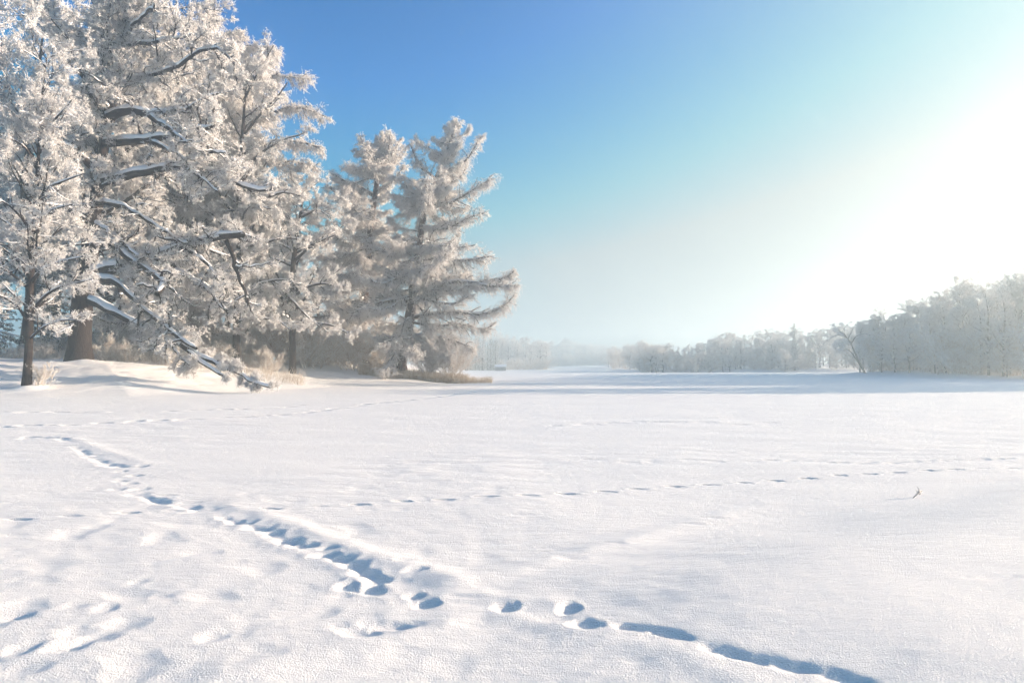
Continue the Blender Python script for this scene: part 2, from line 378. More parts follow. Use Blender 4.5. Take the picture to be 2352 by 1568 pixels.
def spawn(rng, P, R, n, t, L, ang, K, wig=.2, grav=0., up=0., flat=0., rr=.6, rmin=.01, taper=.35, tl=.5, bias=None):
    """children on the strands P: n each, on the stretch t of the strand"""
    N, Kp = P.shape[:2]
    idx = np.repeat(np.arange(N), n if np.isscalar(n) else np.asarray(n, int)); M = len(idx)
    tn = rng.uniform(t[0], t[1], M); s = tn * (Kp - 1.001); i = np.floor(s).astype(int); f = (s - i)[:, None]
    p = P[idx, i] * (1 - f) + P[idx, i + 1] * f; tan = nm(P[idx, i + 1] - P[idx, i])
    r = R[idx, i] * (1 - f[:, 0]) + R[idx, i + 1] * f[:, 0]
    v = rng.normal(size=(M, 3)); v[:, 2] *= (1 - flat)
    perp = nm(v - (v * tan).sum(1, keepdims=True) * tan)
    a = (ang + rng.normal(size=M) * .22)[:, None]
    d = tan * np.cos(a) + perp * np.sin(a); d[:, 2] += up
    if bias is not None: d = d + np.asarray(bias)[idx]
    d = nm(d)
    ln = (L if np.isscalar(L) else np.asarray(L)[idx]) * rng.uniform(.55, 1.25, M) * (1 - tl * tn)
    out = np.empty((M, K, 3)); out[:, 0] = p; st = (ln / (K - 1))[:, None]
    for k in range(1, K):
        d = d + wig * rng.normal(size=(M, 3)); d[:, 2] += grav[k] if not np.isscalar(grav) else grav
        d = nm(d); out[:, k] = out[:, k - 1] + d * st
    r0 = np.maximum(np.minimum(r * rr, ln * .05), rmin)
    return out, r0[:, None] * np.linspace(1, taper, K)[None]

def cones(rng, mb, P, n, L, rad, spread=.8, up=.0, t=(0.05, 1.), m=0):
    N, Kp = P.shape[:2]; idx = np.repeat(np.arange(N), n); M = len(idx)
    s = rng.uniform(t[0], t[1], M) * (Kp - 1.001); i = np.floor(s).astype(int); f = (s - i)[:, None]
    p = P[idx, i] * (1 - f) + P[idx, i + 1] * f; tan = nm(P[idx, i + 1] - P[idx, i])
    d = tan + spread * rng.normal(size=(M, 3)); d[:, 2] += up; d = nm(d)
    A = nm(np.cross(d, rng.normal(size=(M, 3)))); B = np.cross(d, A)
    ln = (L * rng.uniform(.3, 1.6, M))[:, None]; rd = (rad * rng.uniform(.6, 1.3, M))[:, None]
    c = p + d * ln * .25
    V = np.stack([c + rd * A, c + rd * (-.5 * A + .87 * B), c + rd * (-.5 * A - .87 * B), p + d * ln], 1)
    b = np.arange(M)[:, None] * 4
    T = np.concatenate([b + [0, 1, 3], b + [1, 2, 3], b + [2, 0, 3], b + [0, 2, 1]])
    mb.add(V, tris=T, mat=m)

def one(pts, K, r0, r1, pw=1.0):
    P = resample(pts, K)[None]; return P, (r1 + (r0 - r1) * (1 - np.linspace(0, 1, K)) ** pw)[None]

def cat(*ps):
    """join strand sets of the same K"""
    return np.concatenate([p[0] for p in ps]), np.concatenate([p[1] for p in ps])

def to_K(P, R, K):
    """resample strand sets to K points (uniform parameter)"""
    Kp = P.shape[1]; s = np.linspace(0, Kp - 1.001, K); i = s.astype(int); f = (s - i)
    return P[:, i] * (1 - f)[None, :, None] + P[:, i + 1] * f[None, :, None], R[:, i] * (1 - f) + R[:, i + 1] * f

def hardwood_crown(rng, L1, q=1.0, l2=2.8, l3=1.2, l4=.42, d2=1.1, d3=3.2, d4=8., cone=4, fr=.016, crad=.02, clen=.16, grav=-.01, w2=.28, trange=(.15, 1.), bias=None, r2=.014, r3=.009):
    """boughs L1 -> branches, side shoots, rimed twigs.  returns wood strands and the crown builder"""
    P, R = L1; ln = np.linalg.norm(np.diff(P, axis=1), axis=2).sum(1)
    n2 = np.maximum((ln * d2).astype(int), 3)
    P2, R2 = spawn(rng, P, R, n2, trange, l2, .85, 8, w2, grav, .12, 0, .6, r2, .3, .45, bias)
    P3, R3 = spawn(rng, P2, R2, max(int((l2 if np.isscalar(l2) else 2.8) * d3), 2), (.15, 1.), np.clip(np.linalg.norm(P2[:, -1] - P2[:, 0], axis=1) * .5, .3, l3), .8, 6, .30, grav, .1, 0, .6, r3, .4, .35)
    P4, R4 = spawn(rng, P3, R3, max(int(l3 * d4 * q), 2), (.1, 1.), l4, .75, 4, .28, grav * .5, .08, 0, .8, fr, .6, .3)
    mb = MB()
    tubes(mb, P4, np.clip(R4, fr * .55, fr), 3, 0)
    cones(rng, mb, P4, cone, clen, crad, .75, .15, m=1)
    cones(rng, mb, P3, 4, clen, crad, .9, .2, m=1)
    return (P2, R2), (P3, R3), (P4, R4), mb

def finish_tree(rng, root, base, trunk, L1, L2, L3, mb, bark=None, frost=None, S0=10, split=False, snowk=1.0, twig=None):
    bark = bark or M_BARK
    w = MB(); tubes(w, *trunk, S0)
    if not split: tubes(w, *L1, 6)
    tubes(w, *L2, 4); tubes(w, *L3, 3)
    w.build('trunk', bark, root, base)
    s = MB()
    if not split: snow_on(s, *L1, 5, snowk, rng)
    snow_on(s, *L2, 4, snowk, rng, .018); snow_on(s, *L3, 3, snowk, rng, .012)
    s.build('snow_cover', M_BSNOW, root, base)
    mb.build('crown', [twig or M_TWIG, frost or M_FROST], root, base)

def flare(trunk, k=1.5, hgt=1.2):
    P, R = trunk; z = P[0, :, 2] - P[0, 0, 2]; R = R * (1 + (k - 1) * np.exp(-z / (hgt * .4)))[None]; return P, R

def tr(pts, d0, d1, K=14, r0=6, r1=2):
    """a bough followed through the picture, at distance d0 at its root and d1 at its tip; radii in frame units"""
    n = len(pts); P = [at(x, y, d0 + (d1 - d0) * k / (n - 1)) for k, (x, y) in enumerate(pts)]
    s = np.linspace(0, 1, K); d = d0 + (d1 - d0) * s
    return resample(P, K)[None], ((r0 + (r1 - r0) * s) * d / F)[None]

# ---- the great oak
OAK_D = 47.0
def great_oak():
    rng = np.random.default_rng(11)
    ox, oy = at(180, 833, OAK_D)[:2]; z0 = float(ground_z(np.array([ox]), np.array([oy]), False)[0])
    base = (ox, oy, z0)
    root = thing('oak_tree', 'huge old oak, thick dark trunk, long snow laden limbs reaching down to the ice', 'tree', base)
    tp = [(181, 850), (182, 833), (184, 770), (186, 712), (204, 593), (218, 491), (230, 400), (242, 300), (254, 218), (270, 140), (281, 90), (289, 34), (303, -60), (320, -160), (330, -230)]
    tr_r = [25, 24, 23.5, 22.5, 19, 15, 13, 11, 9, 7, 6, 5, 4, 3, 2]
    W = np.array([at(x, y, OAK_D) for x, y in tp]); W[0, 2] = z0 - .4
    K = 26; A = resample(np.c_[W, np.array(tr_r) * OAK_D / F], K)
    trunk = flare((A[None, :, :3], A[None, :, 3]), 1.35, 1.6)
    D = OAK_D
    traced = [
        ([(265,140),(282,118),(306,97),(354,99),(405,88),(440,80)], D, D-3, 6, 1.5),
        ([(256,200),(290,188),(320,177),(347,173),(391,163),(442,133),(483,105),(503,112),(537,146)], D, D-5, 5, 2),
        ([(246,272),(269,262),(299,252),(347,264),(374,289),(400,300),(430,330)], D, D-6, 9, 3),
        ([(347,262),(400,256),(442,248),(476,221),(500,215)], D-3, D-5, 4, 1.5),
        ([(240,330),(279,326),(323,326),(367,313),(422,316),(459,292),(490,290)], D, D-6, 9, 2.5),
        ([(422,316),(450,330),(480,350),(520,352)], D-4, D-6, 4, 1.5),
        ([(226,420),(265,412),(306,401),(340,398),(394,377),(442,389),(510,398),(544,422),(592,445),(626,435)], D, D-6, 9, 2.5),
        ([(347,326),(405,350),(439,388),(476,418),(500,440)], D-3, D-6, 4, 1.5),
        ([(222,470),(258,461),(306,488),(357,515),(401,549),(430,560)], D, D-4, 5, 2),
        ([(216,520),(190,502),(160,482),(129,468),(90,478),(50,500)], D, D-4, 6, 2),
        ([(212,575),(222,557),(238,553),(272,566),(306,604),(340,627),(374,644),(379,663),(361,676)], D, D-7, 9, 4.5),
        ([(218,515),(258,542),(290,560),(320,590)], D-.5, D-4, 5, 2.5),
        ([(206,632),(240,622),(265,614),(327,610),(367,587),(398,570),(452,559),(503,542),(531,536),(558,539)], D, D-5, 12, 5),
        ([(378,587),(401,617),(442,644),(469,655),(490,682),(520,713)], D-2, D-5, 6, 2.5),
        ([(520,552),(537,587),(544,627),(565,668),(571,702)], D-4, D-5, 4.5, 2),
        ([(430,570),(470,600),(500,640),(520,665)], D-3, D-5, 4, 2),
        ([(204,645),(230,636),(258,644),(292,668),(323,702),(367,736),(401,767),(418,781),(450,800)], D, D-7, 7, 3),
        ([(200,690),(238,706),(272,719),(306,740),(340,760),(381,777),(418,791),(452,828),(476,838),(510,862)], D, D-8, 8, 2.2),
        ([(418,791),(450,812),(483,832),(527,849),(558,862),(585,879),(622,889)], D-5.5, D-8.5, 5, 1.8),
        ([(381,780),(408,811),(435,838)], D-4.6, D-6, 3, 1.5),
        ([(270,640),(276,670),(280,700),(272,722)], D-1.5, D-2, 4, 3),
        ([(246,252),(238,238),(211,214),(180,207),(150,200)], D, D-3, 4, 1.8),
        ([(266,120),(250,100),(235,88),(218,61),(215,40)], D, D-2, 4, 1.8),
        ([(228,392),(215,384),(190,367),(163,340),(140,330)], D, D-3, 9, 3),
        ([(290,30),(310,0),(340,-30),(380,-50)], D, D-3, 3.5, 1.5),
        ([(275,110),(300,60),(340,30),(355,10)], D, D-4, 4, 1.5),
    ]
    Ls = []
    for pts, d0, d1, r0, r1 in traced:
        P, R = tr(pts, d0, d1, 14, r0 * 1.2, r1 * 1.35)
        jit = rng.normal(size=P.shape) * .05; jit[:, 0] = 0; jit[:, -1] = 0; P = P + jit
        Ls.append((P, R))
        w = MB(); tubes(w, P, R, 8); lo = w.build('limb', M_BARK, root, base)
        s = MB(); P2, R2 = to_K(P, R, 40); snow_on(s, P2, R2, 7, 1.0, rng, .045); s.build('snow_cover', M_BSNOW, lo, base)
    # the boughs on the far side and the left, for the volume of the crown
    Pb, Rb = spawn(rng, *trunk, 52, (.30, .98), 9.5, 1.0, 14, .17, -.01, .35, 0, .36, .05, .25, .35)
    # short twiggy boughs all round the trunk
    Pc, Rc = spawn(rng, *trunk, 60, (.22, .98), 3.2, 1.2, 14, .2, 0, .2, 0, .25, .03, .25, .2)
    keep = ~((Pb[:, -1, 0] > ox - 1) & (Pb[:, -1, 1] < oy - .5)) | (Pb[:, 0, 2] > 16)
    Pb, Rb = cat((Pb[keep], Rb[keep]), (Pc, Rc))
    allL = cat(*(Ls + [(Pb, Rb)]))
    # bare near the trunk, twiggy towards the tips; the lowest limbs carry only short shoots
    fac = np.array([1.] * 17 + [.55, .33, .45, .4] + [1.] * (len(allL[0]) - 21)) * 2.9
    L2, L3, L4, mb = hardwood_crown(rng, allL, 1.0, fac, 1.25, .27, 1.6, 4.8, 6.5, 5, .011, .018, .13, -.02, .36, (.3, 1.),
                                    np.where(np.arange(len(allL[0]))[:, None] < len(traced), np.array([[0, .55, .15]]), 0.), .026, .018)
    w = (Pb, Rb)
    finish_tree(rng, root, base, trunk, w, L2, L3, mb, S0=14)
    return root

def hardwood(name, label, cat_, base_xy, tp, trr, nl, ll, ang, seed, q=1., limbs=None, group=None, w1=.12, grav1=0.0, tr1=(.25, .99), l2=2.2, l3=1.0, l4=.38, d2=1.3, d3=3.2, d4=8, cone=4, fr=.015, crad=.02, clen=.16, base=None, tl=.55, up=.15, frost=None, bark=None, env=None, twig=None):
    rng = np.random.default_rng(seed)
    if base is None:
        z0 = float(ground_z(np.array([base_xy[0]]), np.array([base_xy[1]]), False)[0]); base = (base_xy[0], base_xy[1], z0)
    root = thing(name, label, cat_, base, group)
    K = 18; A = resample(np.c_[np.array(tp), np.array(trr)], K); A[0, 2] -= .3
    trunk = flare((A[None, :, :3], A[None, :, 3]), 1.3, .9)
    L1 = spawn(rng, *trunk, nl, tr1, ll, ang, 12, w1, grav1, up, 0, .5, .03, .25, tl)
    if limbs: L1 = cat(L1, *[to_K(*l, 12) for l in limbs])
    L2, L3, L4, mb = hardwood_crown(rng, L1, q, l2, l3, l4, d2, d3, d4, cone, fr, crad, clen, -.01)
    finish_tree(rng, root, base, trunk, L1, L2, L3, mb, bark=bark, frost=frost, twig=twig)
    return root

def larch(name, label, base, tp, trr, limbs, seed, nl=85, ll=5.5, env=None, q=1.0, group=None, thick=1.0, frost=None, lo=.10):
    rng = np.random.default_rng(seed)
    root = thing(name, label, 'tree', base, group)
    K = 24; A = resample(np.c_[np.array(tp), np.array(trr)], K); A[0, 2] -= .3
    trunk = flare((A[None, :, :3], A[None, :, 3]), 1.6, 1.2)
    # boughs: length follows the outline env(t) of the tree
    t = np.sort(rng.uniform(lo, .985, nl)); s = t * (K - 1.001); i = s.astype(int); f = (s - i)[:, None]
    p = trunk[0][0, i] * (1 - f) + trunk[0][0, i + 1] * f; r = trunk[1][0, i]
    az = np.arange(nl) * 2.399 + rng.normal(size=nl) * .4
    env = env or [(0, .5), (.15, .9), (.35, 1.), (.6, .75), (.8, .45), (.92, .28), (1., .06)]
    e = np.interp(t, [a for a, b in env], [b for a, b in env])
    ln = ll * e * rng.choice([.55, .8, 1., 1.25], nl) * rng.uniform(.85, 1.15, nl)
    el = np.interp(t, [0, .5, 1.], [-.05, .15, .75]) + rng.normal(size=nl) * .2
    d = np.stack([np.cos(az) * np.cos(el), np.sin(az) * np.cos(el), np.sin(el)], 1)
    KL = 12; P = np.empty((nl, KL, 3)); P[:, 0] = p
    for k in range(1, KL):
        g = (-.10 if k < 6 else .13)
        d = d + rng.normal(size=(nl, 3)) * .12; d[:, 2] += g; d = nm(d); P[:, k] = P[:, k - 1] + d * (ln / (KL - 1))[:, None]
    R = (np.minimum(r * .42, .012 + ln * .018))[:, None] * np.linspace(1, .22, KL)[None]
    L1 = (P, R)
    if limbs: L1 = cat(L1, *[to_K(*l, KL) for l in limbs])
    Lc = to_K(*one(trunk[0][0, -6:], 6, .05, .015), KL)
    L1c = cat(L1, (Lc[0], Lc[1]))
    ll1 = np.linalg.norm(np.diff(L1c[0], axis=1), axis=2).sum(1)
    n2 = np.maximum((ll1 * 6.5).astype(int), 3)
    P2, R2 = spawn(rng, *L1c, n2, (.12, 1.), np.clip(ll1 * .3, .3, 1.9), .85, 7, .16, -.06, 0, .75, .6, .010, .4, .55)
    # hanging rimed shoots from boughs and side branches
    P3a, R3a = spawn(rng, P2, R2, int(11 * q), (.05, 1.), np.clip(np.linalg.norm(P2[:, -1] - P2[:, 0], axis=1) * .75, .3, .85), .9, 4, .20, -.22, -.2, .2, .8, .008, .6, .3)
    P3b, R3b = spawn(rng, *L1c, np.maximum((ll1 * 15 * q).astype(int), 4), (.08, 1.), np.clip(ll1 * .25, .3, 1.35), 1.0, 5, .2, -.28, -.2, .2, .3, .008, .6, .3)
    mb = MB()
    tubes(mb, P3a, np.full_like(R3a, .012 * thick), 3, 0); tubes(mb, P3b, np.full_like(R3b, .012 * thick), 3, 0)
    cones(rng, mb, P3a, 7, .14, .021 * thick, .7, -.05, m=1); cones(rng, mb, P3b, 9, .15, .021 * thick, .7, -.05, m=1)
    cones(rng, mb, P2, 7, .13, .021 * thick, .8, 0, m=1)
    w = MB(); tubes(w, *trunk, 12); tubes(w, *L1, 6); tubes(w, P2, R2, 3); w.build('trunk', M_BARKR, root, base)
    s = MB(); snow_on(s, *L1, 5, 1.0, rng, .025); snow_on(s, P2, R2, 3, 1., rng, .008); s.build('snow_cover', M_BSNOW, root, base)
    mb.build('crown', [M_TWIG, frost or M_FROSTW], root, base)
    return root

def spruce(name, label, base, h, rad, seed, q=1.0, frostmix=.5, group=None):
    rng = np.random.default_rng(seed); root = thing(name, label, 'tree', base, group)
    tp = [np.array(base) + [0, 0, h * t] for t in np.linspace(0, 1, 8)]; tp = np.array(tp) + rng.normal(size=(8, 3)) * [.05, .05, 0]; tp[0, 2] -= .3
    trunk = one(tp, 16, h * .012 + .04, .01)
    nl = int(90 * q); t = np.linspace(.06, .98, nl); s = t * 14.99; i = s.astype(int); f = (s - i)[:, None]
    p = trunk[0][0, i] * (1 - f) + trunk[0][0, i + 1] * f
    az = np.arange(nl) * 2.399 + rng.normal(size=nl) * .3; ln = rad * (1 - t) ** .8 * rng.uniform(.7, 1.2, nl) + .15
    el = np.interp(t, [0, 1], [-.25, .4]); d = np.stack([np.cos(az) * np.cos(el), np.sin(az) * np.cos(el), np.sin(el)], 1)
    P = np.empty((nl, 7, 3)); P[:, 0] = p
    for k in range(1, 7):
        d = d + rng.normal(size=(nl, 3)) * .05; d[:, 2] += (-.09 if k < 4 else .07); d = nm(d); P[:, k] = P[:, k - 1] + d * (ln / 6)[:, None]
    R = (.01 + ln * .012)[:, None] * np.linspace(1, .3, 7)[None]
    n2 = np.maximum((ln * 6).astype(int), 2)
    P2, R2 = spawn(rng, P, R, n2, (.1, 1.), rad * .34, .9, 5, .12, -.06, 0, .8, .6, .01, .5, .6)
    mb = MB()
    for (A, n) in ((P2, int(16 * q)), (P, int(30 * q))):
        cones(rng, mb, A, n, .22, .035, .7, -.15, m=0); cones(rng, mb, A, int(n * frostmix), .22, .04, .6, .1, m=1)
    w = MB(); tubes(w, *trunk, 8); tubes(w, P, R, 4); tubes(w, P2, R2, 3); w.build('trunk', M_BARKR, root, base)
    s = MB(); snow_on(s, P, R * 2.2, 4, 1.2, rng, .04); snow_on(s, P2, R2 * 1.5, 3, 1.2, rng, .03); s.build('snow_cover', M_BSNOW, root, base)
    mb.build('crown', [M_NEEDLE, M_FROST], root, base)
    return root

def shrub(name, label, base, h, seed, n=14, q=1., mats=None, group=None, catg='shrub', spread=.35):
    rng = np.random.default_rng(seed); root = thing(name, label, catg, base, group); b = np.array(base)
    P = np.empty((n, 7, 3)); P[:, 0] = b + np.c_[rng.normal(size=(n, 2)) * .18, np.full(n, -.15)]
    d = nm(np.c_[rng.normal(size=(n, 2)) * spread, np.ones(n)]); ln = h * rng.uniform(.6, 1.1, n)
    for k in range(1, 7):
        d = nm(d + rng.normal(size=(n, 3)) * .1); P[:, k] = P[:, k - 1] + d * (ln / 6)[:, None]
    R = np.full((n, 1), .014) * np.linspace(1, .4, 7)[None]
    P2, R2 = spawn(rng, P, R, int(9 * q), (.2, 1.), h * .32, .55, 5, .16, 0, .25, 0, .7, .008, .5, .4)
    P3, R3 = spawn(rng, P2, R2, int(5 * q), (.1, 1.), h * .14, .6, 3, .2, 0, .2, 0, .8, .007, .5, .3)
    st = MB(); tubes(st, P, R, 5); tubes(st, P2, R2, 3); st.build('stem', M_SHRUB, root, base)
    mb = MB(); tubes(mb, P3, R3 * 1.2, 3, 0); cones(rng, mb, P3, 3, .07, .011, .8, .1, m=1); cones(rng, mb, P2, 6, .07, .011, .8, .1, m=1)
    mb.build('twig_crown', mats or [M_SHRUB, M_FROST], root, base)
    return root

def gz(x, y): return float(ground_z(np.array([float(x)]), np.array([float(y)]), False)[0])

# ------------------------------------------------------------------ placing the near trees
YO_D = 36.5
yo = at(60, 897, YO_D); MOUNDS.append((yo[0] + .2, yo[1], .25, .55))
ok_ = at(181, 833, OAK_D); MOUNDS.append((ok_[0] + .9, ok_[1] - .6, .18, .8))
LR_D, LL_D = 63.0, 69.0
lrb = at(905, 848, LR_D); MOUNDS.append((lrb[0] - .6, lrb[1] - .1, .75, .75))
llb = at(822, 832, LL_D); MOUNDS.append((llb[0] - .3, llb[1], .9, .8))

# ground mesh: finer rings near the viewer, one sheet to the horizon
def build_ground():
    r = [0.25]
    while r[-1] < 2.2: r.append(r[-1] * 1.06)
    while r[-1] < 75: r.append(r[-1] * 1.0042)
    while r[-1] < 690: r.append(r[-1] * 1.02)
    r = np.array(r)
    fine = np.arange(-0.80, 0.80, .0024)
    coarse = np.linspace(0.80, 2 * pi - 0.80, 70)[:-1]
    a = np.r_[fine, coarse]; nA = len(a); nR = len(r)
    X = r[:, None] * np.sin(a)[None]; Y = r[:, None] * np.cos(a)[None]
    Z = ground_z(X, Y)
    mb = MB(); V = np.stack([X, Y, Z], -1)
    i = np.arange(nR - 1)[:, None] * nA; j = np.arange(nA)[None]; j2 = (j + 1) % nA
    Q = np.stack([i + j, i + j2, i + nA + j2, i + nA + j], -1)[..., ::-1]
    V = np.r_[V.reshape(-1, 3), [[0, 0, float(Z[0].mean())]]]
    c = nA * nR; T = np.stack([np.full(nA, c), (np.arange(nA) + 1) % nA, np.arange(nA)], -1)
    mb.add(V, quads=Q, tris=T); o = mb.build('snow_ground', M_SNOW); o['kind'] = 'structure'; o['label'] = 'snow covered frozen lake and its low banks'
    return o
build_ground()

great_oak()

yz = gz(yo[0], yo[1])
ytp = [at(x, y, YO_D) for x, y in [(60, 897), (64, 850), (66, 800), (68, 740), (70, 640), (78, 540), (82, 470), (87, 380), (92, 290), (98, 200), (108, 130)]]
ytp[0][2] = yz - .1
yl = [tr(p, YO_D, YO_D - dd, 12, r0, 1.2) for p, dd, r0 in [
    ([(68,735),(90,690),(130,660),(180,650),(215,640)], 2, 4), ([(67,745),(40,700),(5,680),(-40,670)], 1.5, 4), ([(69,650),(95,620),(140,600),(190,590)], 2, 4),
    ([(69,640),(45,600),(10,580),(-30,570)], 1, 3.5), ([(78,545),(100,500),(130,478),(165,470)], 2, 4.5), ([(78,540),(50,500),(20,470),(-10,455)], 2, 4), ([(82,470),(110,430),(150,415),(190,400)], 2, 3.5),
    ([(87,385),(60,340),(30,320),(0,310)], 2, 3.5), ([(90,330),(120,280),(150,250),(165,230)], 2, 3), ([(67,780),(100,750),(140,735),(175,735)], 2.5, 3)]]
hardwood('young_oak_tree', 'slim young oak with straight dark trunk standing apart at the far left edge', 'tree', (yo[0], yo[1]),
         ytp, np.array([9, 8.6, 8.2, 7.8, 6.6, 5.5, 4.6, 3.8, 3, 2.2, 1.]) * YO_D / F, 46, 4.6, .95, 21, 1.1, yl, tr1=(.22, 1.), l2=1.6, l3=.85, l4=.22, d2=2.0, d3=5.5, d4=7, cone=4, fr=.010, crad=.016, clen=.13,
         base=(yo[0], yo[1], yz), tl=.45, up=.2)

# two larches on the point
lz = gz(lrb[0], lrb[1]) - .3
ltp = [at(x, y, LR_D) for x, y in [(905, 852), (925, 800), (940, 740), (950, 660), (962, 560), (978, 470), (1005, 400), (1030, 340), (1050, 275)]]; ltp[0][2] = lz
ll_ = [tr(p, LR_D, LR_D + dd, 12, r0, 1.4) for p, dd, r0 in [
    ([(950,700),(985,668),(1030,645),(1080,648),(1130,660),(1192,655)], -3, 6), ([(1100,648),(1140,645),(1165,635),(1182,622)], -2.5, 3), ([(945,730),(990,720),(1050,715),(1110,725),(1150,710),(1180,680)], -3, 4.5),
    ([(950,690),(900,690),(850,700),(810,720)], -3, 6), ([(945,650),(900,640),(850,650)], -3, 4), ([(958,600),(1010,590),(1060,600),(1120,590)], -2, 4), ([(975,480),(1030,470),(1080,440),(1130,410)], -2, 4),
    ([(1000,410),(960,380),(950,350),(943,330)], -2, 3.5), ([(1010,400),(1060,380),(1085,350),(1100,318)], -1, 3.5), ([(970,520),(1020,530),(1075,500),(1110,490)], -1, 3),
    ([(940,770),(990,770),(1040,780),(1090,800)], -2, 4), ([(945,740),(1000,750),(1060,742),(1110,760),(1140,740)], 1, 3), ([(965,560),(920,560),(890,590)], -2, 3)]]
larch('larch_tree', 'leaning frosted larch, right one of the pair, limbs reaching over the lake', (lrb[0], lrb[1], lz), ltp, np.array([24, 15, 12, 10, 8, 6.5, 4.5, 3, 1.]) * LR_D / F, ll_, 31, 105, 5.6, env=[(0, .45), (.2, .9), (.4, 1.), (.6, .7), (.75, .55), (.9, .35), (1, .08)])
lz2 = gz(llb[0], llb[1]) - .3
ltp2 = [at(x, y, LL_D) for x, y in [(818, 834), (826, 780), (834, 700), (845, 600), (852, 520), (862, 440), (872, 380), (884, 330), (892, 305)]]; ltp2[0][2] = lz2
ll2_ = [tr(p, LL_D, LL_D + dd, 12, r0, 1.4) for p, dd, r0 in [
    ([(858,505),(825,485),(790,460),(755,430)], -2, 3.5), ([(850,560),(800,560),(760,540)], -2, 4), ([(862,450),(830,430),(800,420),(765,400)], -2, 3),
    ([(835,700),(790,720),(760,740)], -2, 4), ([(872,385),(840,365),(815,345)], -1, 2.5), ([(875,370),(905,350),(920,320)], -1, 2.5), ([(862,440),(900,420),(930,380)], -1, 3)]]
larch('larch_tree', 'upright frosted larch, left one of the pair, snow cone round its foot', (llb[0], llb[1], lz2), ltp2, np.array([22, 13, 11, 9, 8, 6, 4.5, 2.5, 1.]) * LL_D / F, ll2_, 32, 105, 5.4, env=[(0, .6), (.2, .95), (.4, 1.), (.6, .8), (.75, .65), (.9, .45), (1, .1)])
# big larch behind the oak
L3_D = 58.0
p3 = at(430, 834, L3_D); z3 = gz(p3[0], p3[1])
tp3 = [at(x, y, L3_D) for x, y in [(428, 836), (432, 700), (430, 560), (433, 430), (440, 330), (448, 230), (462, 140), (478, 75), (484, 50)]]; tp3[0][2] = z3 - .2
l3_ = [tr(p, L3_D, L3_D + dd, 12, r0, 1.3) for p, dd, r0 in [
    ([(450,240),(520,200),(590,180),(650,175),(712,182)], -2, 4), ([(445,300),(520,290),(600,270),(680,240),(748,268)], -2, 5), ([(442,340),(520,345),(600,335),(680,320),(735,340)], -3, 5),
    ([(438,380),(520,370),(600,372),(680,370),(728,385)], -1, 4), ([(460,150),(520,120),(570,110),(635,115)], -1, 3.5), ([(470,100),(510,80),(550,75)], -1, 2.5), ([(433,430),(520,430),(600,420),(690,440)], -2, 5),
    ([(455,200),(530,170),(600,140),(640,125)], 0, 4), ([(432,500),(520,500),(600,510),(680,520)], -1, 5)]]
larch('larch_tree', 'tall frosted larch behind the great oak, drooping bough tips jutting right against deep blue sky', (p3[0], p3[1], z3), tp3, np.array([16, 13, 12, 11, 9, 7, 5, 3, 1.]) * L3_D / F, l3_, 33, 125, 8.0, env=[(0, .6), (.2, .9), (.5, 1.), (.75, .85), (.9, .6), (1, .1)], q=1.2)
# round crowned tree between oak and larches
T4_D = 57.0
p4 = at(672, 822, T4_D); z4 = gz(p4[0], p4[1])
tp4 = [at(x, y, T4_D) for x, y in [(672, 826), (672, 770), (668, 700), (672, 620), (680, 550), (690, 490), (700, 440)]]; tp4[0][2] = z4 - .1
l4_ = [tr(p, T4_D, T4_D + dd, 12, r0, 1.4) for p, dd, r0 in [
    ([(668,700),(592,641),(560,620)], -2, 4), ([(668,690),(700,660),(740,650),(790,660)], -3, 4), ([(670,640),(639,658),(677,695),(707,729),(735,750)], -4, 4), ([(675,600),(720,560),(770,540)], -2, 4), ([(670,740),(710,740),(760,745),(800,765)], -3, 3),
    ([(690,500),(730,480),(760,500)], -2, 3), ([(668,720),(620,720),(580,740),(560,770)], -3, 3.5)]]
hardwood('lime_tree', 'round crowned rimed tree filling the gap between the great oak and the two larches', 'tree', (p4[0], p4[1]), tp4, np.array([8, 7.5, 7, 6, 5, 3.5, 1.5]) * T4_D / F, 34, 5.2, 1.1, 41, 1.1, l4_, tr1=(.15, 1.), l2=2., l3=1., l4=.28, d2=1.6, d3=4.8, d4=8, cone=5, fr=.013, crad=.02, clen=.15, base=(p4[0], p4[1], z4), tl=.3)

T5_D = 54.0
p5 = at(545, 832, T5_D); z5 = gz(p5[0], p5[1])
tp5 = [at(x, y, T5_D) for x, y in [(545, 836), (542, 760), (548, 660), (552, 540), (548, 420), (556, 330), (560, 260), (566, 190)]]; tp5[0][2] = z5 - .1
l5_ = [tr(p, T5_D, T5_D + dd, 12, r0, 1.3) for p, dd, r0 in [
    ([(550,600),(600,560),(650,545),(700,550)], -2, 4), ([(550,500),(600,460),(650,440),(690,450)], -2, 4), ([(550,400),(600,350),(650,320),(690,310)], -1, 4), ([(552,320),(600,260),(640,220),(660,190)], -1, 3.5),
    ([(560,230),(590,170),(615,130),(628,105)], 0, 3), ([(562,210),(530,160),(505,110),(495,80)], 0, 3), ([(548,680),(600,650),(650,640),(690,655)], -2, 4), ([(545,740),(590,730),(640,735),(670,760)], -3, 3.5), ([(550,450),(500,400),(470,370),(450,350)], 0, 3.5)]]
hardwood('ash_tree', 'slender rimed tree behind the long oak limbs, its crown meeting the open blue sky', 'tree', (p5[0], p5[1]), tp5, np.array([9, 8.5, 8, 7, 6, 4.5, 3, 1.2]) * T5_D / F, 44, 5.4, .95, 43, 1.0, l5_, tr1=(.2, 1.), l2=2.2, l3=1.1, l4=.28, d2=1.6, d3=4.6, d4=8, cone=5, fr=.013, crad=.02, clen=.15, base=(p5[0], p5[1], z5), tl=.3)

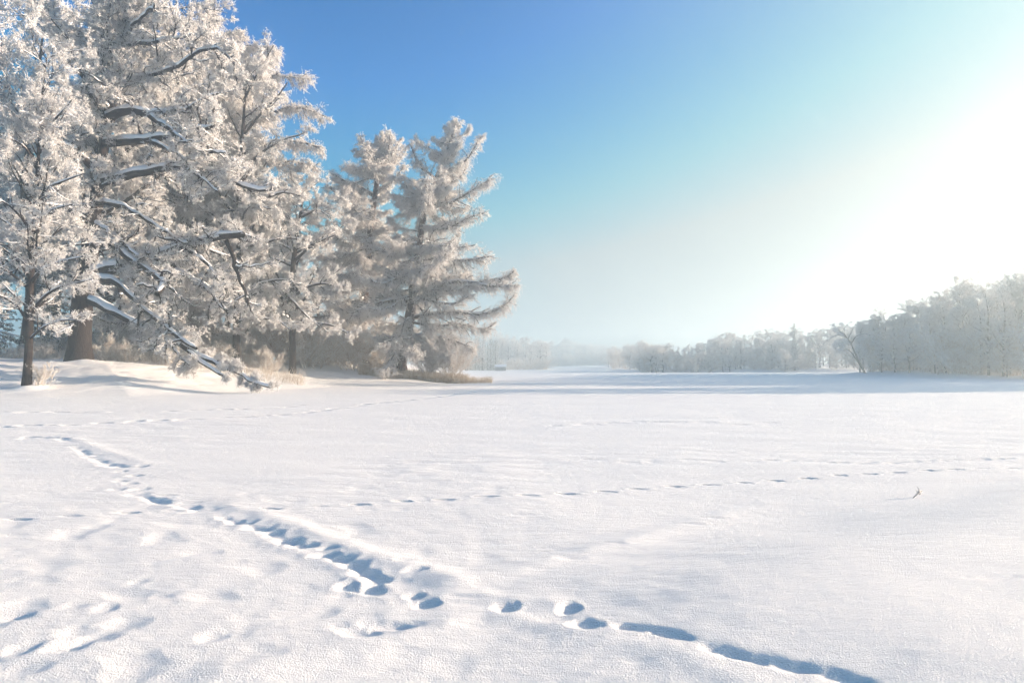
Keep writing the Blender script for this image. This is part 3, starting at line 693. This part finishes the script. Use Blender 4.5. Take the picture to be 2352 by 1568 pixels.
# ------------------------------------------------------------------ stock of trees that are copied
def proto_hardwood(seed, h, spread, narrow=False):
    rng = np.random.default_rng(seed); b = np.array([0., 0., 0.])
    tp = [[0, 0, 0], [rng.normal() * .1, rng.normal() * .1, h * .2], [rng.normal() * .25, rng.normal() * .25, h * .45], [rng.normal() * .35, rng.normal() * .35, h * .7], [rng.normal() * .4, rng.normal() * .4, h * .97]]
    return tp, [h * .017, h * .014, h * .011, h * .006, .02]
PARK = []
def stock(kind, seed, h, **k):
    if kind == 'round':
        tp, rr_ = proto_hardwood(seed, h, 0)
        return hardwood('rimed_tree', 'x', 'tree', None, tp, rr_, 30, h * .36, .95, seed, .8, base=(0, 0, 0), tr1=(.2, 1.), l2=2.2, l3=1.1, l4=.45, d2=1.1, d3=2.6, d4=7, cone=5, fr=.016, crad=.022, clen=.24, tl=.45, **k)
    if kind == 'birch':
        tp, rr_ = proto_hardwood(seed, h, 0)
        return hardwood('birch_tree', 'x', 'tree', None, tp, [r * .8 for r in rr_], 40, h * .22, .7, seed, .8, base=(0, 0, 0), tr1=(.22, 1.), l2=1.7, l3=1., l4=.5, d2=1.4, d3=2.6, d4=7, cone=5, fr=.016, crad=.022, clen=.26, tl=.55, grav1=-.01, **k)
R1 = stock('round', 101, 14); R2_ = stock('round', 102, 12); B1 = stock('birch', 103, 17); B2 = stock('birch', 104, 15)
S1 = spruce('spruce_tree', 'x', (0, 0, 0), 15, 2.6, 105, .8, .8); S2 = spruce('spruce_tree', 'x', (0, 0, 0), 12, 2.4, 106, .7, .35)
SH1 = shrub('rimed_shrub', 'x', (0, 0, 0), 2.0, 107); SH2 = shrub('rimed_shrub', 'x', (0, 0, 0), 1.4, 108, 18)
used = set()
def put(src, x, y, h, label, group, rot=None, sc=1.0, wide=1.0, dz=0.0, base_h=None, rng=np.random.default_rng(900)):
    rot = rng.uniform(0, 6.28) if rot is None else rot
    H = {R1: 14, R2_: 12, B1: 17, B2: 15, S1: 15, S2: 12, SH1: 2.0, SH2: 1.4}[src] if base_h is None else base_h
    s = h / H; z = gz(x, y) - .05 + dz
    if src not in used:
        used.add(src); src.location = (float(x), float(y), z); src.rotation_euler = (0, 0, rot); src.scale = (s * wide, s * wide, s)
        src['label'] = label
        if group: src['group'] = group
        return src
    return copy_thing(src, (x, y, z), rot, (s * wide, s * wide, s), label, group)
def putp(src, px, Y, h, label, group=None, **k):
    x = (px - 1176) / F * Y / (cos(PITCH)); return put(src, x, Y, h, label, group, **k)

# left park, behind the great oak (near row nearly as detailed as the rest)
GL = 'rimed trees crowding the bank behind the great oak'
LB = 'rimed tree packed in the bank grove behind the great oak'
rng = np.random.default_rng(77)
for px, Y, h, k in [(-160, 62, 24, R1), (-40, 66, 22, B1), (60, 60, 22, R2_), (130, 72, 27, B2), (250, 64, 24, R1), (330, 74, 26, B1), (390, 68, 22, R2_), (520, 66, 20, R1), (560, 76, 19, B2), (620, 70, 15, R2_), (650, 84, 15, B1), (730, 76, 13, R1), (760, 90, 15, B2), (800, 86, 13, R2_), (470, 88, 22, B1), (290, 92, 24, R2_), (100, 96, 26, R1), (-60, 100, 28, B2), (200, 110, 25, B1), (400, 112, 22, R1), (580, 104, 18, R2_), (880, 100, 13, B1), (690, 108, 14, R1)]:
    putp(k, px, Y, h, LB, GL, wide=rng.uniform(.9, 1.1))
putp(R2_, 55, 53, 29, 'very tall rimed tree rising behind the young oak at the top left corner', wide=.8); putp(B1, -70, 57, 30, 'tall rimed birch at the left edge behind the young oak', wide=1.1)
putp(S2, -10, 52, 9, 'snowy dark green spruce behind the young oak, cut by the left edge')
putp(S2, 95, 55, 7, 'small dark green spruce in the shade between the young oak and the great oak trunk', wide=1.2)
putp(S2, 120, 62, 12, 'dark spruce deeper in the grove right behind the great oak trunk', wide=1.1)
putp(S1, 245, 60, 8, 'small shaded spruce just right of the great oak trunk', wide=1.2)

GS = 'rimed shrubs under the great oak'
for k in range(46):
    px = rng.uniform(20, 620); Y = rng.uniform(49, 58) + max(0, (px - 400)) * .02
    putp(SH1 if k % 2 else SH2, px, Y, rng.uniform(.9, 2.3), 'bare rimed shrub in the undergrowth below the great oak', GS)
for k in range(54):
    putp(SH1 if k % 3 else SH2, rng.uniform(170, 830), rng.uniform(61, 76), rng.uniform(2.6, 4.8), 'tall rimed thicket shrub filling the dark gaps between the grove trunks', 'thicket between the grove trunks', wide=1.2)
putp(SH2, 92, 36.8, 1.4, 'thin rimed shrub standing at the foot of the young oak')

# ------------------------------------------------------------------ far shores
def fill(px0, px1, n, Y0, Y1, htop, kinds, label, group, jit=.12):
    for k in range(n):
        px = px0 + (px1 - px0) * (k + rng.uniform(.1, .9)) / n; Y = rng.uniform(Y0, Y1) if np.isscalar(Y0) else np.interp(px, [px0, px1], Y0) + rng.uniform(0, Y1)
        x = (px - 1176) / F * Y; yt = np.interp(px, [a for a, b in htop], [b for a, b in htop])
        h = max((838 - yt) / F * Y + CAM_H - gz(x, Y), 3) * rng.uniform(1 - jit * 1.6, 1 + jit * .5)
        s = kinds[rng.integers(len(kinds))]
        lb = label[1] if s in (S1, S2) else label[0]
        put(s, x, Y, h, lb, group, wide=rng.uniform(.8, 1.1) * (1.25 if h < 10 else (.85 if s in (S1, S2) else 1)))
ctop = [(1060, 770), (1110, 766), (1135, 770), (1160, 782), (1200, 778), (1250, 790), (1300, 785), (1400, 794), (1450, 800), (1490, 800)]
fill(1050, 1140, 12, 196, 215, ctop, [S2, B1, S1], ('birch among the dark conifers on the shore behind the larches', 'dark conifer on the far shore just right of the larches'), 'conifers on the far left shore', .08)
fill(1135, 1260, 20, 225, 275, ctop, [R1, B2, R2_], ('pale rimed tree on the far shore between conifers and lake end', 'x'), 'pale rimed trees on the far left shore')
fill(1240, 1520, 42, 345, 400, ctop, [R1, R2_, B1, R1], ('faint tree in the mist at the distant end of the lake', 'x'), 'misty trees at the far end of the lake')
mtop = [(1470, 812), (1500, 800), (1560, 797), (1620, 785), (1680, 765), (1740, 768), (1800, 765), (1870, 768), (1900, 755), (1930, 748), (1990, 740)]
fill(1475, 1990, 56, 152, 185, mtop, [B1, B2, R1, R2_, S1], ('hazy rimed tree in the middle wood on the right shore', 'hazy conifer in the middle wood on the right shore'), 'middle wood on the right shore')
for px0, px1, Y0, n, lb, gp in [(1240, 1520, 343, 30, 'faint low bush in the mist at the distant end of the lake', 'misty bushes at the far end of the lake'), (1060, 1260, 205, 26, 'pale bush at the water line of the far left shore', 'bushes along the far left shore')]:
    for k in range(n):
        px = px0 + (px1 - px0) * (k + rng.random()) / n; Yk = Y0 + (0 if Y0 > 300 else (px - 1060) * .12); putp(SH1, px, Yk + rng.uniform(0, 8), rng.uniform(3.2, 5.0) * Y0 / 280, lb, gp, wide=1.8)
# the shore from 235 m back to 152 m
for k in range(26):
    t = k / 25; x = 27 + 3 * t + rng.uniform(1, 8); y = 232 - 78 * t; put([R1, SH1, R2_][k % 3], x, y, rng.uniform(4.8, 6.6), 'hazy rimed tree in the middle wood on the right shore', 'middle wood on the right shore')
putp(S1, 1825, 150, 10.5, 'lone slim dark conifer rising out of the hazy middle wood', wide=.6)
rtop = [(1935, 745), (1980, 740), (2020, 715), (2060, 722), (2100, 700), (2150, 690), (2190, 650), (2250, 660), (2280, 655), (2330, 640), (2420, 630)]
fill(1965, 2420, 34, (104, 74), 14, rtop, [B1, B2, B1, R2_, S1, B2], ('tall rimed tree in the shaded right hand forest', 'frosted conifer in the shaded right hand forest'), 'shaded forest on the right shore', .1)
fill(1990, 2500, 30, (122, 92), 16, rtop, [B1, B2, S1, B2], ('tall rimed tree in the shaded right hand forest', 'frosted conifer in the shaded right hand forest'), 'shaded forest on the right shore', .1)
# its continuation past the picture's edge, which throws the long shadows on the ice
for k in range(34):
    t = rng.random(); x = 62 + 14 * t + rng.uniform(0, 30); y = 76 - 20 * t + rng.uniform(-1, 10) + (x - 62) * .05
    put([B1, R1, S1, B2][k % 4], x, y, rng.uniform(12, 16.5), 'tall rimed tree in the shaded right hand forest', 'shaded forest on the right shore')

for k in range(60):
    px = rng.uniform(1985, 2480); Y = np.interp(px, [1985, 2420], [103, 73]) + rng.uniform(-.5, 6)
    putp((SH1, R2_, SH1, R1)[k % 4], px, Y, rng.uniform(2.2, 6.5), 'low rimed bush or sapling along the edge of the shaded right hand forest', 'saplings along the right hand forest edge', wide=1.3)
for k in range(56):
    px = rng.uniform(1480, 1975); putp((SH1, R2_)[k % 2], px, rng.uniform(148, 160), rng.uniform(2.5, 5.5), 'low hazy sapling at the foot of the middle wood', 'saplings at the foot of the middle wood', wide=1.6)
for k in range(10):
    put([R1, B1, S1][k % 3], rng.uniform(64, 82), rng.uniform(50, 57), rng.uniform(12, 15), 'tall rimed tree in the shaded right hand forest', 'shaded forest on the right shore')

# leaning bare tree at the corner of the right shore
LT_D = 101.
q0 = at(1985, 862, LT_D)
ltq = [at(x, y, LT_D) for x, y in [(1990, 864), (1972, 830), (1960, 800), (1950, 780), (1940, 768), (1925, 758)]]
lmb = [tr(p, LT_D, LT_D - 1, 12, 1.2, .4) for p in [[(1955,790),(1965,772),(1985,765),(2000,770)], [(1948,778),(1955,762),(1960,752)], [(1945,775),(1925,768),(1905,778),(1890,790)]]]
hardwood('leaning_tree', 'leaning tree with arching branches at the tip of the right hand forest', 'tree', (q0[0], q0[1]), ltq, np.array([2.4, 2.0, 1.7, 1.3, .9, .5]) * LT_D / F, 12, 3.2, .9, 55, .5, lmb, l2=1.6, l3=.9, l4=.4, d2=1.2, d3=2.4, d4=5, cone=2, crad=.025, base=(q0[0], q0[1], gz(q0[0], q0[1]) - .1), tr1=(.5, 1.))
ltq = [at(x, y, LT_D - 1) for x, y in [(1994, 866), (1980, 845), (1965, 822), (1952, 804), (1935, 798), (1918, 802)]]
hardwood('leaning_tree', 'smaller leaning trunk bending left below the arching tree at the tip of the right forest', 'tree', (q0[0], q0[1]), ltq, np.array([1.8, 1.5, 1.2, 1., .7, .4]) * LT_D / F, 12, 2.4, .9, 56, .5, None, l2=1.3, l3=.8, l4=.35, d2=1.2, d3=2.4, d4=5, cone=2, crad=.025, base=(ltq[0][0], ltq[0][1], gz(ltq[0][0], ltq[0][1]) - .1), tr1=(.55, 1.))

# ------------------------------------------------------------------ reeds, small shed, twig
def reeds(name, label, pts, n, h, seed, matl):
    rng = np.random.default_rng(seed); P = np.empty((n, 4, 3))
    px = rng.uniform(pts[0], pts[1], n); Y = rng.uniform(pts[2], pts[3], n); x = (px - 1176) / F * Y
    cl = perlin(x * .9, Y * .9, seed); keep = cl > -.25; x, Y = x[keep], Y[keep]; n = len(x); P = P[:n]
    z = ground_z(x, Y, False); P[:, 0] = np.c_[x, Y, z - .05]
    d = nm(np.c_[rng.normal(size=(n, 2)) * .22, np.ones(n)]); ln = h * rng.uniform(.4, 1.1, n)
    for k in range(1, 4):
        d = nm(d + rng.normal(size=(n, 3)) * .13 + [0.03, 0, -.05]); P[:, k] = P[:, k - 1] + d * (ln / 3)[:, None]
    mb = MB(); tubes(mb, P, np.full((n, 4), .010) * np.linspace(1, .6, 4), 3, 0); cones(rng, mb, P, 3, .09, .012, .6, .1, m=0)
    o = mb.build(name, matl); o['kind'] = 'stuff'; o['label'] = label; o['category'] = 'reeds'
reeds('reed_bed', 'dry beige frosted reeds fringing the point below the larches', (825, 1075, 59.8, 62.5), 5200, .95, 61, M_REED)
reeds('dry_grass', 'thin dry stalks poking from the snow at the tip of the point', (1040, 1130, 60, 66), 900, .6, 62, M_REED)
reeds('undergrowth', 'thin dry stalks and grass on the bank below the great oak', (0, 700, 48.5, 54), 2500, .9, 63, M_SHRUB)

# drooping rimed bush in front of the right larch and the round brown one
ws = at(1035, 868, 61.5)
shrub('willow_bush', 'big frosted drooping bush at the lake edge right of the leaning larch trunk', (ws[0], ws[1], gz(ws[0], ws[1])), 5.0, 71, 34, 1.7, [M_TWIG, M_FROSTW], spread=.42)
ws = at(985, 868, 62.); shrub('willow_bush', 'lower frosted bush between the leaning larch trunk and the big lakeside bush', (ws[0], ws[1], gz(ws[0], ws[1])), 3.6, 72, 24, 1.5, [M_TWIG, M_FROSTW], spread=.4)
ws = at(866, 836, 69.); shrub('round_bush', 'rounded dense brown bush between the feet of the two larches', (ws[0], ws[1], gz(ws[0], ws[1])), 2.5, 73, 44, 1.8, [M_SHRUB, M_SHRUB], spread=.7)

def box(mb, a, b, m=0):
    x0, y0, z0 = a; x1, y1, z1 = b
    v = [(x0, y0, z0), (x1, y0, z0), (x1, y1, z0), (x0, y1, z0), (x0, y0, z1), (x1, y0, z1), (x1, y1, z1), (x0, y1, z1)]
    mb.add(v, quads=[(0, 3, 2, 1), (4, 5, 6, 7), (0, 1, 5, 4), (1, 2, 6, 5), (2, 3, 7, 6), (3, 0, 4, 7)], mat=m)
def shed():
    m, nt, b, N, L = mat('weathered_board'); b.inputs['Base Color'].default_value = (.16, .14, .13, 1); b.inputs['Roughness'].default_value = .9
    md, nt, b2, N, L = mat('dark_door'); b2.inputs['Base Color'].default_value = (.06, .05, .05, 1)
    x, y = (1150 - 1176) / F * 190, 190.; z = gz(x, y)
    r = thing('lake_shed', 'tiny wooden shed with a snowy roof on the far shore right of the larches', 'shed', (x, y, z)); r.scale = (.55, .55, .6)
    w = MB(); box(w, (-2.6, -1.5, -.3), (2.6, 1.5, 1.9)); w.add([(-2.6, -1.5, 1.9), (-2.6, 1.5, 1.9), (-2.6, 0, 2.7), (2.6, -1.5, 1.9), (2.6, 1.5, 1.9), (2.6, 0, 2.7)], tris=[(0, 2, 1), (3, 4, 5)]); w.build('wall', m, r, smooth=False)
    rf = MB(); rf.add([(-3, -1.9, 1.75), (3, -1.9, 1.75), (3, 0, 2.78), (-3, 0, 2.78), (3, 1.9, 1.75), (-3, 1.9, 1.75), (-3, -1.9, 1.95), (3, -1.9, 1.95), (3, 0, 3.0), (-3, 0, 3.0), (3, 1.9, 1.95), (-3, 1.9, 1.95)],
                      quads=[(0, 3, 2, 1), (3, 5, 4, 2), (6, 7, 8, 9), (9, 8, 10, 11), (0, 1, 7, 6), (5, 11, 10, 4), (1, 2, 8, 7), (2, 4, 10, 8), (0, 6, 9, 3), (3, 9, 11, 5)]); rf.build('roof', M_BSNOW, r, smooth=False)
    d = MB(); box(d, (.3, -1.56, 0), (1.2, -1.503, 1.7)); d.build('door', md, r, smooth=False)
    d = MB(); box(d, (-1.8, -1.56, .8), (-.9, -1.503, 1.4)); d.build('window', md, r, smooth=False)
shed()

def twig():
    rng = np.random.default_rng(81); p = on_ice(2104, 1128, .09); z = float(ground_z(np.array([p[0]]), np.array([p[1]]))[0])
    r = thing('frosted_twig', 'small frost covered twig with a curled leaf poking from the smooth snow at right', 'twig', (p[0], p[1], z)); r.scale = (1.5, 1.5, 1.4)
    P = np.array([[[-.035, 0, -.01], [-.02, .0, .005], [0, .002, .02], [.02, .005, .04], [.032, .008, .06], [.03, .0, .075]]]); R = np.array([[.005, .005, .0045, .004, .003, .002]])
    st = MB(); tubes(st, P, R, 5); P2, R2 = spawn(rng, P, R, 7, (.2, 1.), .05, .9, 4, .2, 0, .1, 0, .7, .0018, .5, .2); tubes(st, P2, R2, 3); st.build('stem', M_TWIG, r)
    # curled leaf: a bent blade with thickness
    lf = MB(); n = 9; u = np.linspace(0, 1, n); wd = .018 * np.sin(pi * (.08 + .9 * u)); V = []
    for s_ in (0, .0012):
        for a in (-1, 0, 1):
            V.append(np.c_[.012 + .03 * np.sin(u * 3), a * wd, .03 + .05 * u - .02 * u * u + (abs(a)) * wd * .6 + s_])
    V = np.concatenate(V); q = []
    for l in range(2):
        for a in range(2):
            for k in range(n - 1):
                b0 = (l * 3 + a) * n + k; q.append((b0, b0 + 1, b0 + n + 1, b0 + n))
    lf.add(V, quads=q); lf.build('leaf', M_FROSTW, r)
    fr = MB(); cones(rng, fr, P2, 26, .008, .0018, 1., .2); cones(rng, fr, P, 40, .008, .002, 1.2, .3); fr.build('frost', M_FROST, r)
twig()

# ------------------------------------------------------------------ the frosty air
def haze():
    mb = MB(); box(mb, (-720, -720, -1.6), (720, 720, 33.5)); m = bpy.data.materials.new('mist'); m.use_nodes = True
    nt = m.node_tree; nt.nodes.remove(nt.nodes['Principled BSDF']); v = nt.nodes.new('ShaderNodeVolumePrincipled')
    v.inputs['Color'].default_value = (.82, .95, 1, 1); v.inputs['Density'].default_value = FOG_DENSITY; v.inputs['Anisotropy'].default_value = .70
    nt.links.new(v.outputs[0], nt.nodes['Material Output'].inputs['Volume'])
    o = mb.build('haze', m, smooth=False); o['kind'] = 'stuff'; o['label'] = 'frosty mist hanging over the frozen lake'
haze()
